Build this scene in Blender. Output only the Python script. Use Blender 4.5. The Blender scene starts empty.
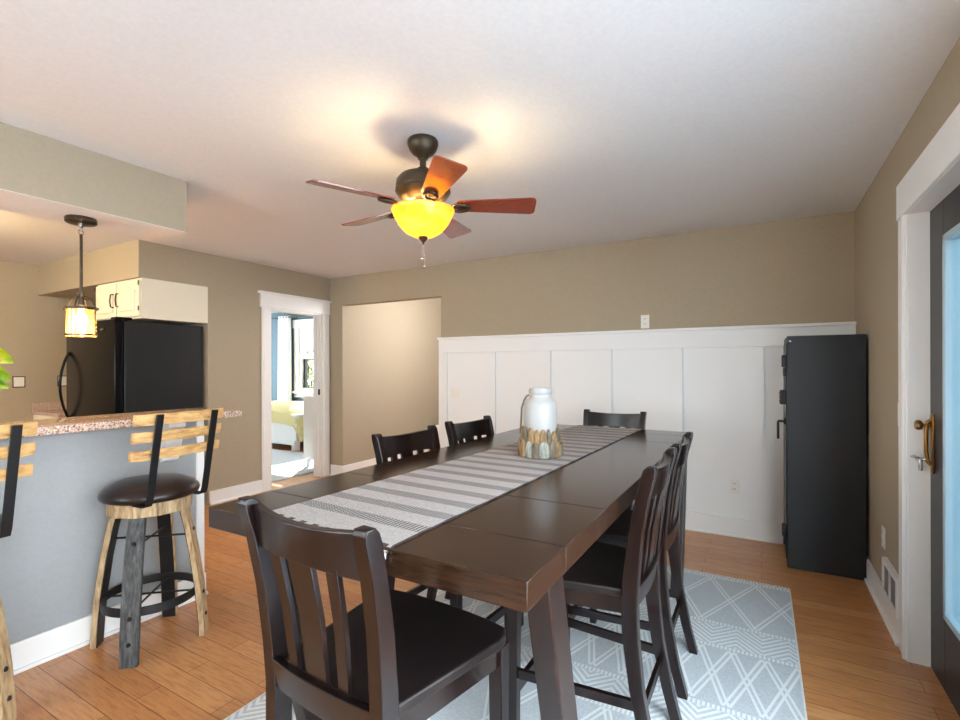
import bpy, bmesh, math, random
from mathutils import Vector, Matrix
random.seed(7)
C = bpy.context.scene
COL = C.collection
PI = math.pi
# ---------------------------------------------------------------- camera, world, light, exposure
cd = bpy.data.cameras.new('camera'); cam = bpy.data.objects.new('camera', cd); COL.objects.link(cam)
cd.sensor_width = 36; cd.lens = 490.03 / 960 * 36; cd.shift_y = 7.41 / 960; cd.clip_start = 0.02
YAW = math.radians(29.862)
cam.rotation_euler = (Matrix.Rotation(YAW, 3, 'Z') @ Matrix.Rotation(PI/2, 3, 'X') @ Matrix.Rotation(-0.002, 3, 'Z')).to_euler()
cam.location = (0, 0, 1.3318)
C.camera = cam
C.view_settings.view_transform = 'Standard'; C.view_settings.look = 'None'
C.view_settings.gamma = 1; C.view_settings.use_curve_mapping = False
C.view_settings.exposure = 0.46
W = bpy.data.worlds.new('sky'); C.world = W; W.use_nodes = True
wn = W.node_tree; bg = wn.nodes['Background']
tcw = wn.nodes.new('ShaderNodeTexCoord'); sep = wn.nodes.new('ShaderNodeSeparateXYZ'); ramp = wn.nodes.new('ShaderNodeValToRGB')
wn.links.new(tcw.outputs['Generated'], sep.inputs[0]); wn.links.new(sep.outputs['Z'], ramp.inputs[0])
ramp.color_ramp.elements[0].position = 0.0; ramp.color_ramp.elements[0].color = (0.97, 0.98, 1.0, 1)
ramp.color_ramp.elements[1].position = 0.6; ramp.color_ramp.elements[1].color = (0.84, 0.91, 1.0, 1)
wn.links.new(ramp.outputs[0], bg.inputs[0]); bg.inputs[1].default_value = 14.0
sd = bpy.data.lights.new('sun', 'SUN'); sd.energy = 24; sd.angle = 0.01; sd.color = (1, .95, .86)
so = bpy.data.objects.new('sun', sd); COL.objects.link(so)
so.rotation_euler = Vector((0.55, -0.72, -0.41)).to_track_quat('-Z', 'Y').to_euler(); so.location = (-9, 9, 6)
def portal(name, loc, direction, sx, sy):
    d = bpy.data.lights.new(name, 'AREA'); d.shape = 'RECTANGLE'; d.size = sx; d.size_y = sy
    d.cycles.is_portal = True
    o = bpy.data.objects.new(name, d); COL.objects.link(o); o.location = loc
    o.rotation_euler = Vector(direction).to_track_quat('-Z', 'Z').to_euler()
portal('portal_patio_door', (0.74, 2.42, 1.08), (-1, 0, 0), 0.9, 1.9)
portal('portal_added_side_window', (0.76, 0.15, 1.1), (-1, 0, 0), 3.1, 2.0)
portal('portal_added_front_window', (-2.45, -2.36, 1.45), (0, 1, 0), 1.2, 1.4)
portal('portal_added_kitchen_window', (-4.9, -2.36, 1.5), (0, 1, 0), 1.4, 1.1)
portal('portal_added_bedroom_window', (-9.34, 5.1, 1.35), (1, 0, 0), 2.2, 1.7)
portal('portal_bedroom_window', (-7.1, 6.62, 1.5), (0, -1, 0), 1.3, 1.3)
def lamp(name, loc, power, color, radius=0.03, kind='POINT', parent=None):
    d = bpy.data.lights.new(name, kind); d.energy = power; d.color = color
    if kind == 'POINT': d.shadow_soft_size = radius
    else: d.size = radius
    o = bpy.data.objects.new(name, d); COL.objects.link(o); o.location = loc
    return o
# ---------------------------------------------------------------- material helpers
def lin(c):
    return tuple((v/255/12.92 if v/255 <= .04045 else ((v/255+.055)/1.055)**2.4) for v in c) + (1,)
class X:                                   # tiny expression builder over Math nodes
    nt = None
    def __init__(s, sock): s.s = sock
    @staticmethod
    def op(o, *a):
        n = X.nt.nodes.new('ShaderNodeMath'); n.operation = o
        for i, v in enumerate(a):
            if isinstance(v, X): X.nt.links.new(v.s, n.inputs[i])
            else: n.inputs[i].default_value = v
        return X(n.outputs[0])
    def __add__(s, o): return X.op('ADD', s, o)
    def __radd__(s, o): return X.op('ADD', s, o)
    def __sub__(s, o): return X.op('SUBTRACT', s, o)
    def __rsub__(s, o): return X.op('SUBTRACT', o, s)
    def __mul__(s, o): return X.op('MULTIPLY', s, o)
    def __rmul__(s, o): return X.op('MULTIPLY', s, o)
    def lt(s, o): return X.op('LESS_THAN', s, o)
    def gt(s, o): return X.op('GREATER_THAN', s, o)
    def frac(s): return X.op('FRACT', s)
    def abs(s): return X.op('ABSOLUTE', s)
    def max(s, o): return X.op('MAXIMUM', s, o)
    def between(s, a, b): return s.gt(a) * s.lt(b)
MATS = {}
class Mat:
    def __init__(s, name, col, rough=.5, metal=0, spec=None, coat=0):
        s.m = bpy.data.materials.new(name); s.m.use_nodes = True; s.nt = s.m.node_tree
        s.b = s.nt.nodes['Principled BSDF']; s.b.inputs['Base Color'].default_value = lin(col)
        s.b.inputs['Roughness'].default_value = rough; s.b.inputs['Metallic'].default_value = metal
        if spec is not None: s.b.inputs['Specular IOR Level'].default_value = spec
        s.b.inputs['Coat Weight'].default_value = coat; s.b.inputs['Coat Roughness'].default_value = .12
        s.col = col; MATS[name] = s; X.nt = s.nt
    def n(s, t): return s.nt.nodes.new(t)
    def l(s, a, b): s.nt.links.new(a, b)
    def coords(s, scale=(1, 1, 1), kind='Object'):
        t = s.n('ShaderNodeTexCoord'); mp = s.n('ShaderNodeMapping'); mp.inputs['Scale'].default_value = scale
        s.l(t.outputs[kind], mp.inputs[0]); return mp.outputs[0]
    def noise(s, vec, scale=5, detail=3, rough=.55):
        n = s.n('ShaderNodeTexNoise'); n.inputs['Scale'].default_value = scale; n.inputs['Detail'].default_value = detail
        n.inputs['Roughness'].default_value = rough; s.l(vec, n.inputs['Vector']); return n.outputs['Fac']
    def ramp(s, fac, stops):
        r = s.n('ShaderNodeValToRGB'); e = r.color_ramp.elements
        while len(e) < len(stops): e.new(.5)
        for k, (p, c) in enumerate(stops): e[k].position = p; e[k].color = lin(c)
        s.l(fac, r.inputs[0]); return r.outputs[0]
    def mix(s, fac, a, b, mode='MIX'):
        m = s.n('ShaderNodeMix'); m.data_type = 'RGBA'; m.blend_type = mode
        for v, i in ((fac, m.inputs[0]), (a, m.inputs[6]), (b, m.inputs[7])):
            if hasattr(v, 'links'): s.l(v, i)
            elif isinstance(v, tuple): i.default_value = lin(v)
            else: i.default_value = v
        return m.outputs[2]
    def base(s, sock): s.l(sock, s.b.inputs['Base Color']); return s
    def rough(s, sock): s.l(sock, s.b.inputs['Roughness']); return s
    def bump(s, h, strength=.2, dist=.01):
        b = s.n('ShaderNodeBump'); b.inputs['Strength'].default_value = strength; b.inputs['Distance'].default_value = dist
        s.l(h, b.inputs['Height']); s.l(b.outputs[0], s.b.inputs['Normal']); return s
def wall_paint(name, c, rough=.85):
    m = Mat(name, c, rough, spec=.25); f = m.noise(m.coords(), 60, 4)
    m.base(m.ramp(f, [(.3, tuple(int(v*.985) for v in c)), (.7, tuple(min(255, int(v*1.012)) for v in c))])); m.bump(f, .06, .004); return m
taupe = wall_paint('taupe_wall_paint', (171, 159, 138))
ceilm = wall_paint('white_ceiling_paint', (226, 226, 226))
barpaint = wall_paint('grey_bar_paint', (158, 161, 163))
bluepaint = wall_paint('blue_bedroom_paint', (92, 112, 124))
white = Mat('white_trim_paint', (240, 240, 238), .45); f = white.noise(white.coords((1, 1, 8)), 8); white.bump(f, .03, .003)
wains = Mat('white_wainscot_paint', (236, 238, 239), .5); f = wains.noise(wains.coords(), 20); wains.bump(f, .03, .003)
cream = Mat('cream_cabinet_paint', (232, 226, 205), .45); f = cream.noise(cream.coords(), 14); cream.bump(f, .04, .003)
def wood(name, stops, scale, rough=.35, coat=0, bump=.08, spec=None, nscale=6):
    m = Mat(name, stops[0][1], rough, coat=coat, spec=spec); v = m.coords(scale); f = m.noise(v, nscale, 5, .6)
    m.base(m.ramp(f, stops)); m.bump(f, bump, .004); return m
esp = [(.3, (22, 13, 11)), (.55, (32, 19, 15)), (.75, (46, 27, 21))]
chairw = wood('espresso_chair_wood', [(.3, (15, 8, 8)), (.55, (22, 12, 11)), (.75, (33, 18, 15))], (9, 9, 1.2), .25, 0, .0, spec=.42)
seatw = wood('black_seat_wood', [(.3, (20, 15, 16)), (.7, (32, 24, 23))], (6, 2, 2), .45, 0, .03, spec=.3)
tablex = wood('espresso_table_wood', [(.3, (34, 21, 15)), (.5, (44, 28, 19)), (.72, (58, 38, 26))], (1.2, 14, 14), .2, .0, .0, spec=.4)
tablel = wood('espresso_leg_wood', esp, (9, 9, 1.2), .36, 0, .02, spec=.35)
fanw = wood('cherry_blade_wood', [(.3, (100, 36, 20)), (.55, (136, 52, 28)), (.75, (156, 70, 42))], (5, 40, 5), .34, .8, .02)
slatw = wood('reclaimed_oak_wood', [(.28, (60, 44, 30)), (.36, (168, 126, 76)), (.55, (205, 164, 106)), (.75, (222, 186, 132))], (4, 2.2, 9), .6, 0, .25, nscale=5)
barrel = wood('barrel_stave_wood', [(.3, (120, 96, 68)), (.5, (178, 150, 112)), (.75, (206, 184, 148))], (10, 10, 2), .6, 0, .3)
greyw = wood('weathered_grey_wood', [(.3, (38, 38, 39)), (.5, (70, 72, 73)), (.75, (108, 109, 108))], (14, 14, 2), .6, 0, .35)
drift = wood('driftwood_grey', [(.3, (62, 54, 44)), (.5, (104, 94, 78)), (.75, (136, 126, 108))], (14, 14, 4), .75, 0, .3)
drift2 = wood('driftwood_tan', [(.3, (92, 70, 44)), (.5, (140, 112, 76)), (.75, (168, 140, 100))], (14, 14, 4), .75, 0, .3)
drift3 = wood('driftwood_pale', [(.3, (104, 104, 96)), (.5, (140, 142, 132)), (.75, (166, 168, 160))], (14, 14, 4), .75, 0, .3)
stairw = wood('red_brown_stair_wood', [(.3, (110, 54, 30)), (.6, (150, 80, 48))], (2, 9, 9), .35, .2, .03)
bmetal = Mat('black_powder_metal', (22, 22, 24), .45, .2); f = bmetal.noise(bmetal.coords(), 120); bmetal.bump(f, .15, .002)
bronze = Mat('oil_rubbed_bronze', (72, 60, 46), .36, .6); f = bronze.noise(bronze.coords(), 40); bronze.bump(f, .05, .002)
brass = Mat('aged_brass', (150, 108, 58), .28, 1); f = brass.noise(brass.coords(), 30); brass.bump(f, .04, .002)
steel = Mat('bright_steel', (190, 190, 190), .25, 1); f = steel.noise(steel.coords(), 40); steel.bump(f, .02, .001)
safem = Mat('black_textured_safe_paint', (15, 25, 34), .4, 0); f = safem.noise(safem.coords(), 210, 2); safem.bump(f, .5, .003)
frm = Mat('black_fridge_enamel', (16, 16, 18), .2, 0, spec=.12); f = frm.noise(frm.coords(), 5); frm.bump(f, .01, .002)
frs = Mat('black_fridge_side', (22, 24, 27), .32, 0); f = frs.noise(frs.coords(), 190, 2); frs.bump(f, .45, .003)
leather = Mat('dark_brown_leather', (30, 19, 18), .3); f = leather.noise(leather.coords(), 55, 4); leather.bump(f, .12, .004)
doorp = Mat('black_door_paint', (34, 35, 40), .4); f = doorp.noise(doorp.coords(), 25); doorp.bump(f, .03, .002)
plastic = Mat('white_plate_plastic', (235, 233, 226), .35); f = plastic.noise(plastic.coords(), 9); plastic.bump(f, .01, .001)
darkp = Mat('dark_slot_plastic', (40, 38, 36), .5); f = darkp.noise(darkp.coords(), 9); darkp.bump(f, .01, .001)
ventm = Mat('grey_vent_metal', (150, 152, 154), .5, .3); f = ventm.noise(ventm.coords(), 30); ventm.bump(f, .02, .001)
ceramic = Mat('white_glazed_ceramic', (168, 167, 165), .4); f = ceramic.noise(ceramic.coords((1, 1, 30)), 6); ceramic.bump(f, .05, .003)
twine = Mat('brown_strap', (112, 100, 86), .8); f = twine.noise(twine.coords(), 90); twine.bump(f, .3, .003)
curtain = Mat('white_curtain_cloth', (240, 242, 244), .9); f = curtain.noise(curtain.coords(), 120); curtain.bump(f, .1, .002)
curtain.b.inputs['Subsurface Weight'].default_value = 0
blanket = Mat('pale_yellow_blanket', (228, 216, 158), .9); f = blanket.noise(blanket.coords(), 30); blanket.bump(f, .4, .01)
linen = Mat('white_linen', (238, 238, 236), .9); f = linen.noise(linen.coords(), 50); linen.bump(f, .2, .005)
leafm = Mat('green_plant_leaf', (120, 165, 40), .4); f = leafm.noise(leafm.coords(), 14); leafm.base(leafm.ramp(f, [(.35, (110, 160, 36)), (.65, (200, 205, 36))]))
treem = Mat('sunlit_tree_leaves', (170, 180, 60), .6); f = treem.noise(treem.coords(), 3); treem.base(treem.ramp(f, [(.35, (52, 76, 18)), (.65, (150, 152, 54))]))
bark = wood('tree_bark', [(.3, (70, 56, 44)), (.7, (110, 92, 74))], (8, 8, 1), .9, 0, .5)
soil = Mat('potting_soil', (52, 40, 32), .95); f = soil.noise(soil.coords(), 60); soil.bump(f, .6, .01)
deckm = wood('pale_grey_deck', [(.3, (150, 160, 170)), (.7, (182, 190, 198))], (1, 8, 8), .7, 0, .2)
grass = Mat('lawn_ground', (120, 140, 90), .95); f = grass.noise(grass.coords(), 30); grass.base(grass.ramp(f, [(.3, (92, 116, 66)), (.7, (140, 156, 104))]))
# hardwood floor: planks along x, 0.1 m wide
fl = Mat('honey_oak_planks', (190, 130, 78), .3, coat=.15)
br = fl.n('ShaderNodeTexBrick'); fl.l(fl.coords((1, 1, 1)), br.inputs['Vector'])
br.offset = .37; br.offset_frequency = 2; br.squash = 1
for k, v in dict(Scale=1, Mortar_Size=.0014, Mortar_Smooth=.1, Bias=0, Brick_Width=.92, Row_Height=.1015).items(): br.inputs[k.replace('_', ' ')].default_value = v
br.inputs['Color1'].default_value = lin((206, 150, 97)); br.inputs['Color2'].default_value = lin((190, 128, 76)); br.inputs['Mortar'].default_value = lin((98, 58, 32))
g1 = fl.noise(fl.coords((1.6, 16, 1)), 5, 6, .65); g2 = fl.noise(fl.coords((1, 1, 1)), 1.3, 2)
c = fl.mix(.55, br.outputs['Color'], fl.ramp(g1, [(.3, (168, 118, 76)), (.55, (255, 255, 255)), (.75, (255, 236, 214))]), 'MULTIPLY')
fl.base(c); fl.bump(br.outputs['Fac'], -.25, .003) if False else fl.bump(g1, .04, .002)
# flat weave rug in metres of its own x,y (origin at its far right corner)
rugm = Mat('blue_grey_woven_rug', (178, 190, 200), .95, spec=.1)
t = rugm.n('ShaderNodeTexCoord'); sp = rugm.n('ShaderNodeSeparateXYZ'); rugm.l(t.outputs['Object'], sp.inputs[0]); X.nt = rugm.nt
u = X(sp.outputs[0]); v = X(sp.outputs[1]) * -1.0 - 0.055
tt = X.op('MODULO', v + 3.0, 1.5)
def lattice(t, t0, h, p, ph):
    a = (t - (t0 + h/2)) * (0.98/h)
    r = None
    for sgn in (1, -1):
        q = ((u + ph) * (1/p) + a*sgn + 0.5).frac() - 0.5
        q = q.abs()*p
        e = q.between(.006, .017)
        r = e if r is None else r.max(e)
    return r * t.between(t0, t0+h)
def zig(t, t0, h):
    w = (((u + .036)*(1/.2156)).frac() - .5).abs() * .225
    return (((t + w) * (1/.036)).frac()).lt(.5) * t.between(t0, t0+h)
def dash(t, t0): return ((u * (1/.0175)).frac()).lt(.62) * t.between(t0, t0+.028)
pat = lattice(tt, .0, .57, .247, .3)
for z_ in (zig(tt, .61, .19), dash(tt, .575), dash(tt, .805), lattice(tt, .84, .42, .133, .2), dash(tt, 1.27), zig(tt, 1.30, .17), dash(tt, 1.47)): pat = pat.max(z_)
wv = X(rugm.noise(rugm.coords((60, 260, 1)), 3, 2))
spk = rugm.noise(rugm.coords(), 160, 2)
base_c = rugm.ramp(spk, [(.3, (178, 185, 190)), (.7, (203, 208, 211))])
rugm.base(rugm.mix(pat.s, base_c, (224, 228, 228)))
rugm.bump((pat*.8 + wv*.25).s, .55, .008)
# striped runner, metres of its own x,y
runm = Mat('grey_striped_runner_cloth', (205, 202, 198), .95, spec=.1)
t = runm.n('ShaderNodeTexCoord'); sp = runm.n('ShaderNodeSeparateXYZ'); runm.l(t.outputs['UV'], sp.inputs[0]); X.nt = runm.nt
u = X(sp.outputs[0]); v = X(sp.outputs[1])
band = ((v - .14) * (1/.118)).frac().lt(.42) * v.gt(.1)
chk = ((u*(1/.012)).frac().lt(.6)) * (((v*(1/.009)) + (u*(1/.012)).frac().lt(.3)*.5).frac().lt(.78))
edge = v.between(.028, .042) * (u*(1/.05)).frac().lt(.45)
dk = (band*chk).max(edge).max(u.gt(.484))  # last term darkens the right border: the edge's shade put into the cloth colour
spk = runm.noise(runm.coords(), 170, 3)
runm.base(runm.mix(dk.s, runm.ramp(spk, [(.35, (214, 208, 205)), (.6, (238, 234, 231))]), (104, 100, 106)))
runm.bump(spk, .5, .004)
# granite
gran = Mat('speckled_granite', (190, 150, 130), .12)
vo = gran.n('ShaderNodeTexVoronoi'); gran.l(gran.coords(), vo.inputs['Vector']); vo.inputs['Scale'].default_value = 210
n2 = gran.noise(gran.coords(), 130, 3)
c = gran.ramp(n2, [(.36, (92, 70, 66)), (.43, (196, 158, 138)), (.55, (222, 196, 178)), (.66, (240, 232, 224))]); gran.base(gran.mix(.25, c, vo.outputs['Color'], 'MULTIPLY'))
def emit(name, col, strength, base=None):
    m = Mat(name, base or col, .4); m.b.inputs['Emission Color'].default_value = lin(col); m.b.inputs['Emission Strength'].default_value = strength
    f = m.noise(m.coords(), 8); m.bump(f, .02, .001); return m
def clear(name, tint=(255, 255, 255), gloss=.08, rough=.02, bump=False):
    m = Mat(name, tint, rough); nt = m.nt; X.nt = nt
    tr = m.n('ShaderNodeBsdfTransparent'); tr.inputs[0].default_value = lin(tint)
    gl = m.n('ShaderNodeBsdfGlossy'); gl.inputs['Roughness'].default_value = rough
    fr = m.n('ShaderNodeFresnel'); fr.inputs[0].default_value = 1.45
    mx = m.n('ShaderNodeMixShader'); m.l(fr.outputs[0], mx.inputs[0]) if gloss is None else None
    if gloss is not None: mx.inputs[0].default_value = gloss
    m.l(tr.outputs[0], mx.inputs[1]); m.l(gl.outputs[0], mx.inputs[2])
    m.l(mx.outputs[0], nt.nodes['Material Output'].inputs[0]); nt.nodes.remove(m.b)
    if bump:
        f = m.noise(m.coords(), 60); b = m.n('ShaderNodeBump'); b.inputs['Strength'].default_value = .4; m.l(f, b.inputs['Height']); m.l(b.outputs[0], gl.inputs['Normal'])
    return m
glass = clear('window_glass', (240, 244, 245), .06)
seeded = clear('seeded_lantern_glass', (255, 236, 200), .12, .05, True)
_nt = seeded.nt; _o = _nt.nodes['Material Output']; _src = _o.inputs[0].links[0].from_socket
_tl = seeded.n('ShaderNodeBsdfTranslucent'); _tl.inputs[0].default_value = lin((255, 226, 170)); _mx = seeded.n('ShaderNodeMixShader'); _mx.inputs[0].default_value = .09
seeded.l(_src, _mx.inputs[1]); seeded.l(_tl.outputs[0], _mx.inputs[2]); seeded.l(_mx.outputs[0], _o.inputs[0])
# alabaster bowl: translucent glass
alab = Mat('amber_alabaster_glass', (255, 205, 110), .3)
vn = alab.noise(alab.coords((1, 1, 5)), 5, 4); cc = alab.ramp(vn, [(.35, (250, 190, 84)), (.65, (255, 228, 150))])
tl = alab.n('ShaderNodeBsdfTranslucent'); alab.l(cc, tl.inputs[0]); df = alab.n('ShaderNodeBsdfDiffuse'); alab.l(cc, df.inputs[0])
mx = alab.n('ShaderNodeMixShader'); mx.inputs[0].default_value = .3; alab.l(tl.outputs[0], mx.inputs[1]); alab.l(df.outputs[0], mx.inputs[2])
gl = alab.n('ShaderNodeBsdfGlossy'); gl.inputs['Roughness'].default_value = .1; mx2 = alab.n('ShaderNodeMixShader'); mx2.inputs[0].default_value = .05
alab.l(mx.outputs[0], mx2.inputs[1]); alab.l(gl.outputs[0], mx2.inputs[2]); alab.l(mx2.outputs[0], alab.nt.nodes['Material Output'].inputs[0])
bulbm = emit('glowing_bulb', (255, 214, 140), 40)
kitlight = emit('glowing_ceiling_diffuser', (255, 226, 176), 9)
# ---------------------------------------------------------------- mesh helpers
class MB:
    def __init__(s): s.bm = bmesh.new(); s.round = False
    def _merge(s, b):
        me = bpy.data.meshes.new('t'); b.to_mesh(me); s.bm.from_mesh(me); bpy.data.meshes.remove(me); b.free()
    def box(s, x0, x1, y0, y1, z0, z1, bev=0, seg=2, mat=None):
        b = bmesh.new(); bmesh.ops.create_cube(b, size=1)
        for v in b.verts:
            v.co = Vector(((x0+x1)/2 + v.co.x*(x1-x0), (y0+y1)/2 + v.co.y*(y1-y0), (z0+z1)/2 + v.co.z*(z1-z0)))
        if bev: bmesh.ops.bevel(b, geom=b.edges[:], offset=bev, segments=seg, affect='EDGES', profile=.5)
        if mat is not None: b.transform(mat)
        s._merge(b); return s
    def lathe(s, cx, cy, prof, n=40, mat=None):
        s.round = True; b = bmesh.new(); rings = []
        for r, z in prof:
            if r < 1e-6: rings.append([b.verts.new((cx, cy, z))])
            else: rings.append([b.verts.new((cx + r*math.cos(2*PI*i/n), cy + r*math.sin(2*PI*i/n), z)) for i in range(n)])
        for a, c in zip(rings, rings[1:]):
            for i in range(n):
                j = (i+1) % n
                if len(a) == 1 and len(c) == 1: break
                if len(a) == 1: b.faces.new((a[0], c[j], c[i]))
                elif len(c) == 1: b.faces.new((a[i], a[j], c[0]))
                else: b.faces.new((a[i], a[j], c[j], c[i]))
        bmesh.ops.recalc_face_normals(b, faces=b.faces[:])
        if mat is not None: b.transform(mat)
        s._merge(b); return s
    def tube(s, pts, r, n=10, closed=False):
        s.round = True; pts = [Vector(p) for p in pts]; b = bmesh.new(); rings = []; up = None
        L = len(pts)
        for i, p in enumerate(pts):
            if closed: d = pts[(i+1) % L] - pts[i-1]
            else: d = pts[min(i+1, L-1)] - pts[max(i-1, 0)]
            d.normalize()
            if up is None: up = Vector((0, 0, 1)) if abs(d.z) < .9 else Vector((1, 0, 0))
            a = d.cross(up).normalized(); up = a.cross(d).normalized()
            rr = r[i] if isinstance(r, (list, tuple)) else r
            rings.append([b.verts.new(p + rr*(math.cos(2*PI*k/n)*a + math.sin(2*PI*k/n)*up)) for k in range(n)])
        for i in range(L if closed else L-1):
            A, B_ = rings[i], rings[(i+1) % L]
            for k in range(n): b.faces.new((A[k], A[(k+1) % n], B_[(k+1) % n], B_[k]))
        if not closed: b.faces.new(rings[0][::-1]); b.faces.new(rings[-1])
        bmesh.ops.recalc_face_normals(b, faces=b.faces[:]); s._merge(b); return s
    def sweep(s, secs, bev=0):                 # loft through a list of cross-sections (each a list of points)
        b = bmesh.new(); R_ = [[b.verts.new(p) for p in sec] for sec in secs]; n = len(secs[0])
        for A, B_ in zip(R_, R_[1:]):
            for k in range(n): b.faces.new((A[k], A[(k+1) % n], B_[(k+1) % n], B_[k]))
        b.faces.new(R_[0][::-1]); b.faces.new(R_[-1])
        bmesh.ops.recalc_face_normals(b, faces=b.faces[:])
        if bev:
            es = [e for e in b.edges if len(e.link_faces) == 2 and e.calc_face_angle(0) > .9]
            bmesh.ops.bevel(b, geom=es, offset=bev, segments=2, affect='EDGES', profile=.5)
        s._merge(b); return s
    def prism(s, poly, axis, a, c, bev=0):     # 2-D outline extruded along an axis
        def P(q, h): return {'x': (h, q[0], q[1]), 'y': (q[0], h, q[1]), 'z': (q[0], q[1], h)}[axis]
        return s.sweep([[P(q, a) for q in poly], [P(q, c) for q in poly]], bev)
    def build(s, name, m, parent=None, smooth=True):
        off = Vector((0, 0, 0)); p = parent
        while p is not None: off += p.location; p = p.parent
        for v in s.bm.verts: v.co -= off
        me = bpy.data.meshes.new(name); s.bm.to_mesh(me); s.bm.free()
        me.materials.append(m.m)
        if smooth:
            for f in me.polygons: f.use_smooth = True
            me.set_sharp_from_angle(angle=math.radians(50 if s.round else 20))
        o = bpy.data.objects.new(name, me); COL.objects.link(o)
        if parent is not None: o.parent = parent
        return o
def tag(o, label=None, cat=None, group=None, kind=None):
    if label: o['label'] = label
    if cat: o['category'] = cat
    if group: o['group'] = group
    if kind: o['kind'] = kind
    return o
def thing(name, label, cat, loc, group=None, kind=None):
    o = bpy.data.objects.new(name, None); o.empty_display_size = .05; COL.objects.link(o); o.location = loc
    return tag(o, label, cat, group, kind)
def copy_tree(o, parent=None):
    c = o.copy(); COL.objects.link(c); c.parent = parent
    for ch in list(o.children): copy_tree(ch, c)
    return c
def S(o, label, cat): return tag(o, label, cat, None, 'structure')
# ---------------------------------------------------------------- the setting
XR, YB, XL, H = 0.58, 4.36, -4.657, 2.44
S(MB().box(-9.3, .72, -2.32, 7.4, -.08, 0).build('floor', fl), 'honey oak plank floor running across the dining room and bedroom', 'floor')
S(MB().box(-9.3, .72, -2.32, 7.4, H, H+.08).build('ceiling', ceilm), 'flat white ceiling over the dining room', 'ceiling')
DY0, DY1, DZ = 1.95, 2.885, 2.03              # patio door opening
m = MB(); X1 = .72
m.box(XR, X1, DY1, YB, 0, H); m.box(XR, X1, DY0, DY1, DZ, H); m.box(XR, X1, 1.7, DY0, 0, H)
m.box(XR, X1, -1.4, 1.7, 2.1, H); m.box(XR, X1, -1.4, 1.7, 0, .1); m.box(XR, X1, -2.32, -1.4, 0, H)
S(m.build('wall_right', taupe), 'taupe wall on the right with the glazed black door', 'wall')
PX0, PX1, PZ = -4.442, -2.985, 2.10           # passage opening in the back wall
m = MB(); m.box(XL, PX0, YB, 7.4, 0, H); m.box(PX0, PX1, YB, YB+.12, PZ, H); m.box(PX1, .72, YB, YB+.12, 0, H)
m.box(PX0, PX1+.3, 7.28, 7.4, 0, H); m.box(PX1+.2, PX1+.32, YB+.12, 7.4, 0, H)
S(m.build('wall_back', taupe), 'taupe back wall with the stair passage opening and white wainscot', 'wall')
LY0, LY1, LZ = 3.50, 4.232, 1.985             # bedroom doorway in the left wall
m = MB(); m.box(XL-.12, XL, 2.81, LY0, 0, H); m.box(XL-.12, XL, LY1, 7.4, 0, H); m.box(XL-.12, XL, LY0, LY1, LZ, H)
S(m.build('wall_left', taupe), 'taupe left wall pierced by the white framed bedroom doorway', 'wall')
m = MB(); m.box(-6.86, -6.74, -2.32, 2.93, 0, H); m.box(-6.74, XL-.12, 2.81, 2.93, 0, H)
S(m.build('wall_kitchen', taupe), 'taupe kitchen wall behind the black fridge', 'wall')
S(MB().box(-6.74, XL, 2.2, 2.81, 2.118, H).build('wall_bulkhead', taupe), 'taupe bulkhead above the cabinet over the fridge', 'wall')
m = MB(); m.box(-9.3, -9.18, 2.93, 4.0, 0, H); m.box(-9.3, -9.18, 6.2, 7.4, 0, H); m.box(-9.3, -9.18, 4.0, 6.2, 0, .5); m.box(-9.3, -9.18, 4.0, 6.2, 2.2, H)
m.box(-9.18, -7.78, 6.5, 6.62, 0, H); m.box(-6.42, XL-.12, 6.5, 6.62, 0, H); m.box(-7.78, -6.42, 6.5, 6.62, 0, .86); m.box(-7.78, -6.42, 6.5, 6.62, 2.12, H)
m.box(-9.18, -6.86, 2.93, 3.0, 0, H)
S(m.build('wall_bedroom', bluepaint), 'blue bedroom wall around the window seen through the doorway', 'wall')
m = MB(); y0, y1 = -2.32, -2.2
m.box(-6.86, -5.6, y0, y1, 0, H); m.box(-5.6, -4.2, y0, y1, 0, 1.0); m.box(-5.6, -4.2, y0, y1, 2.1, H); m.box(-4.2, -3.05, y0, y1, 0, H)
m.box(-3.05, -1.85, y0, y1, 0, .75); m.box(-3.05, -1.85, y0, y1, 2.15, H); m.box(-1.85, .72, y0, y1, 0, H)
S(m.build('wall_front', taupe), 'taupe wall behind the viewpoint with two added windows', 'wall')
BX, BY = -2.84, 1.676
S(MB().box(BX-.14, BX, -2.2, BY, 0, 1.035).build('wall_bar', barpaint), 'grey painted half wall under the granite breakfast bar', 'wall')
m = MB(); m.box(-3.345, -2.962, -2.2, 1.661, 2.142, H); m.box(-3.345, -2.9625, -2.2, 1.6605, 2.138, 2.142)
sof = S(MB().box(-3.345, -2.962, -2.2, 1.661, 2.1395, H).build('wall_soffit', taupe), 'taupe dropped soffit hanging above the breakfast bar', 'wall')
m.bm.free()
MB().box(-3.344, -2.963, -2.2, 1.66, 2.137, 2.1395).build('soffit_underside', ceilm, sof)['label'] = 'white painted underside'
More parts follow.
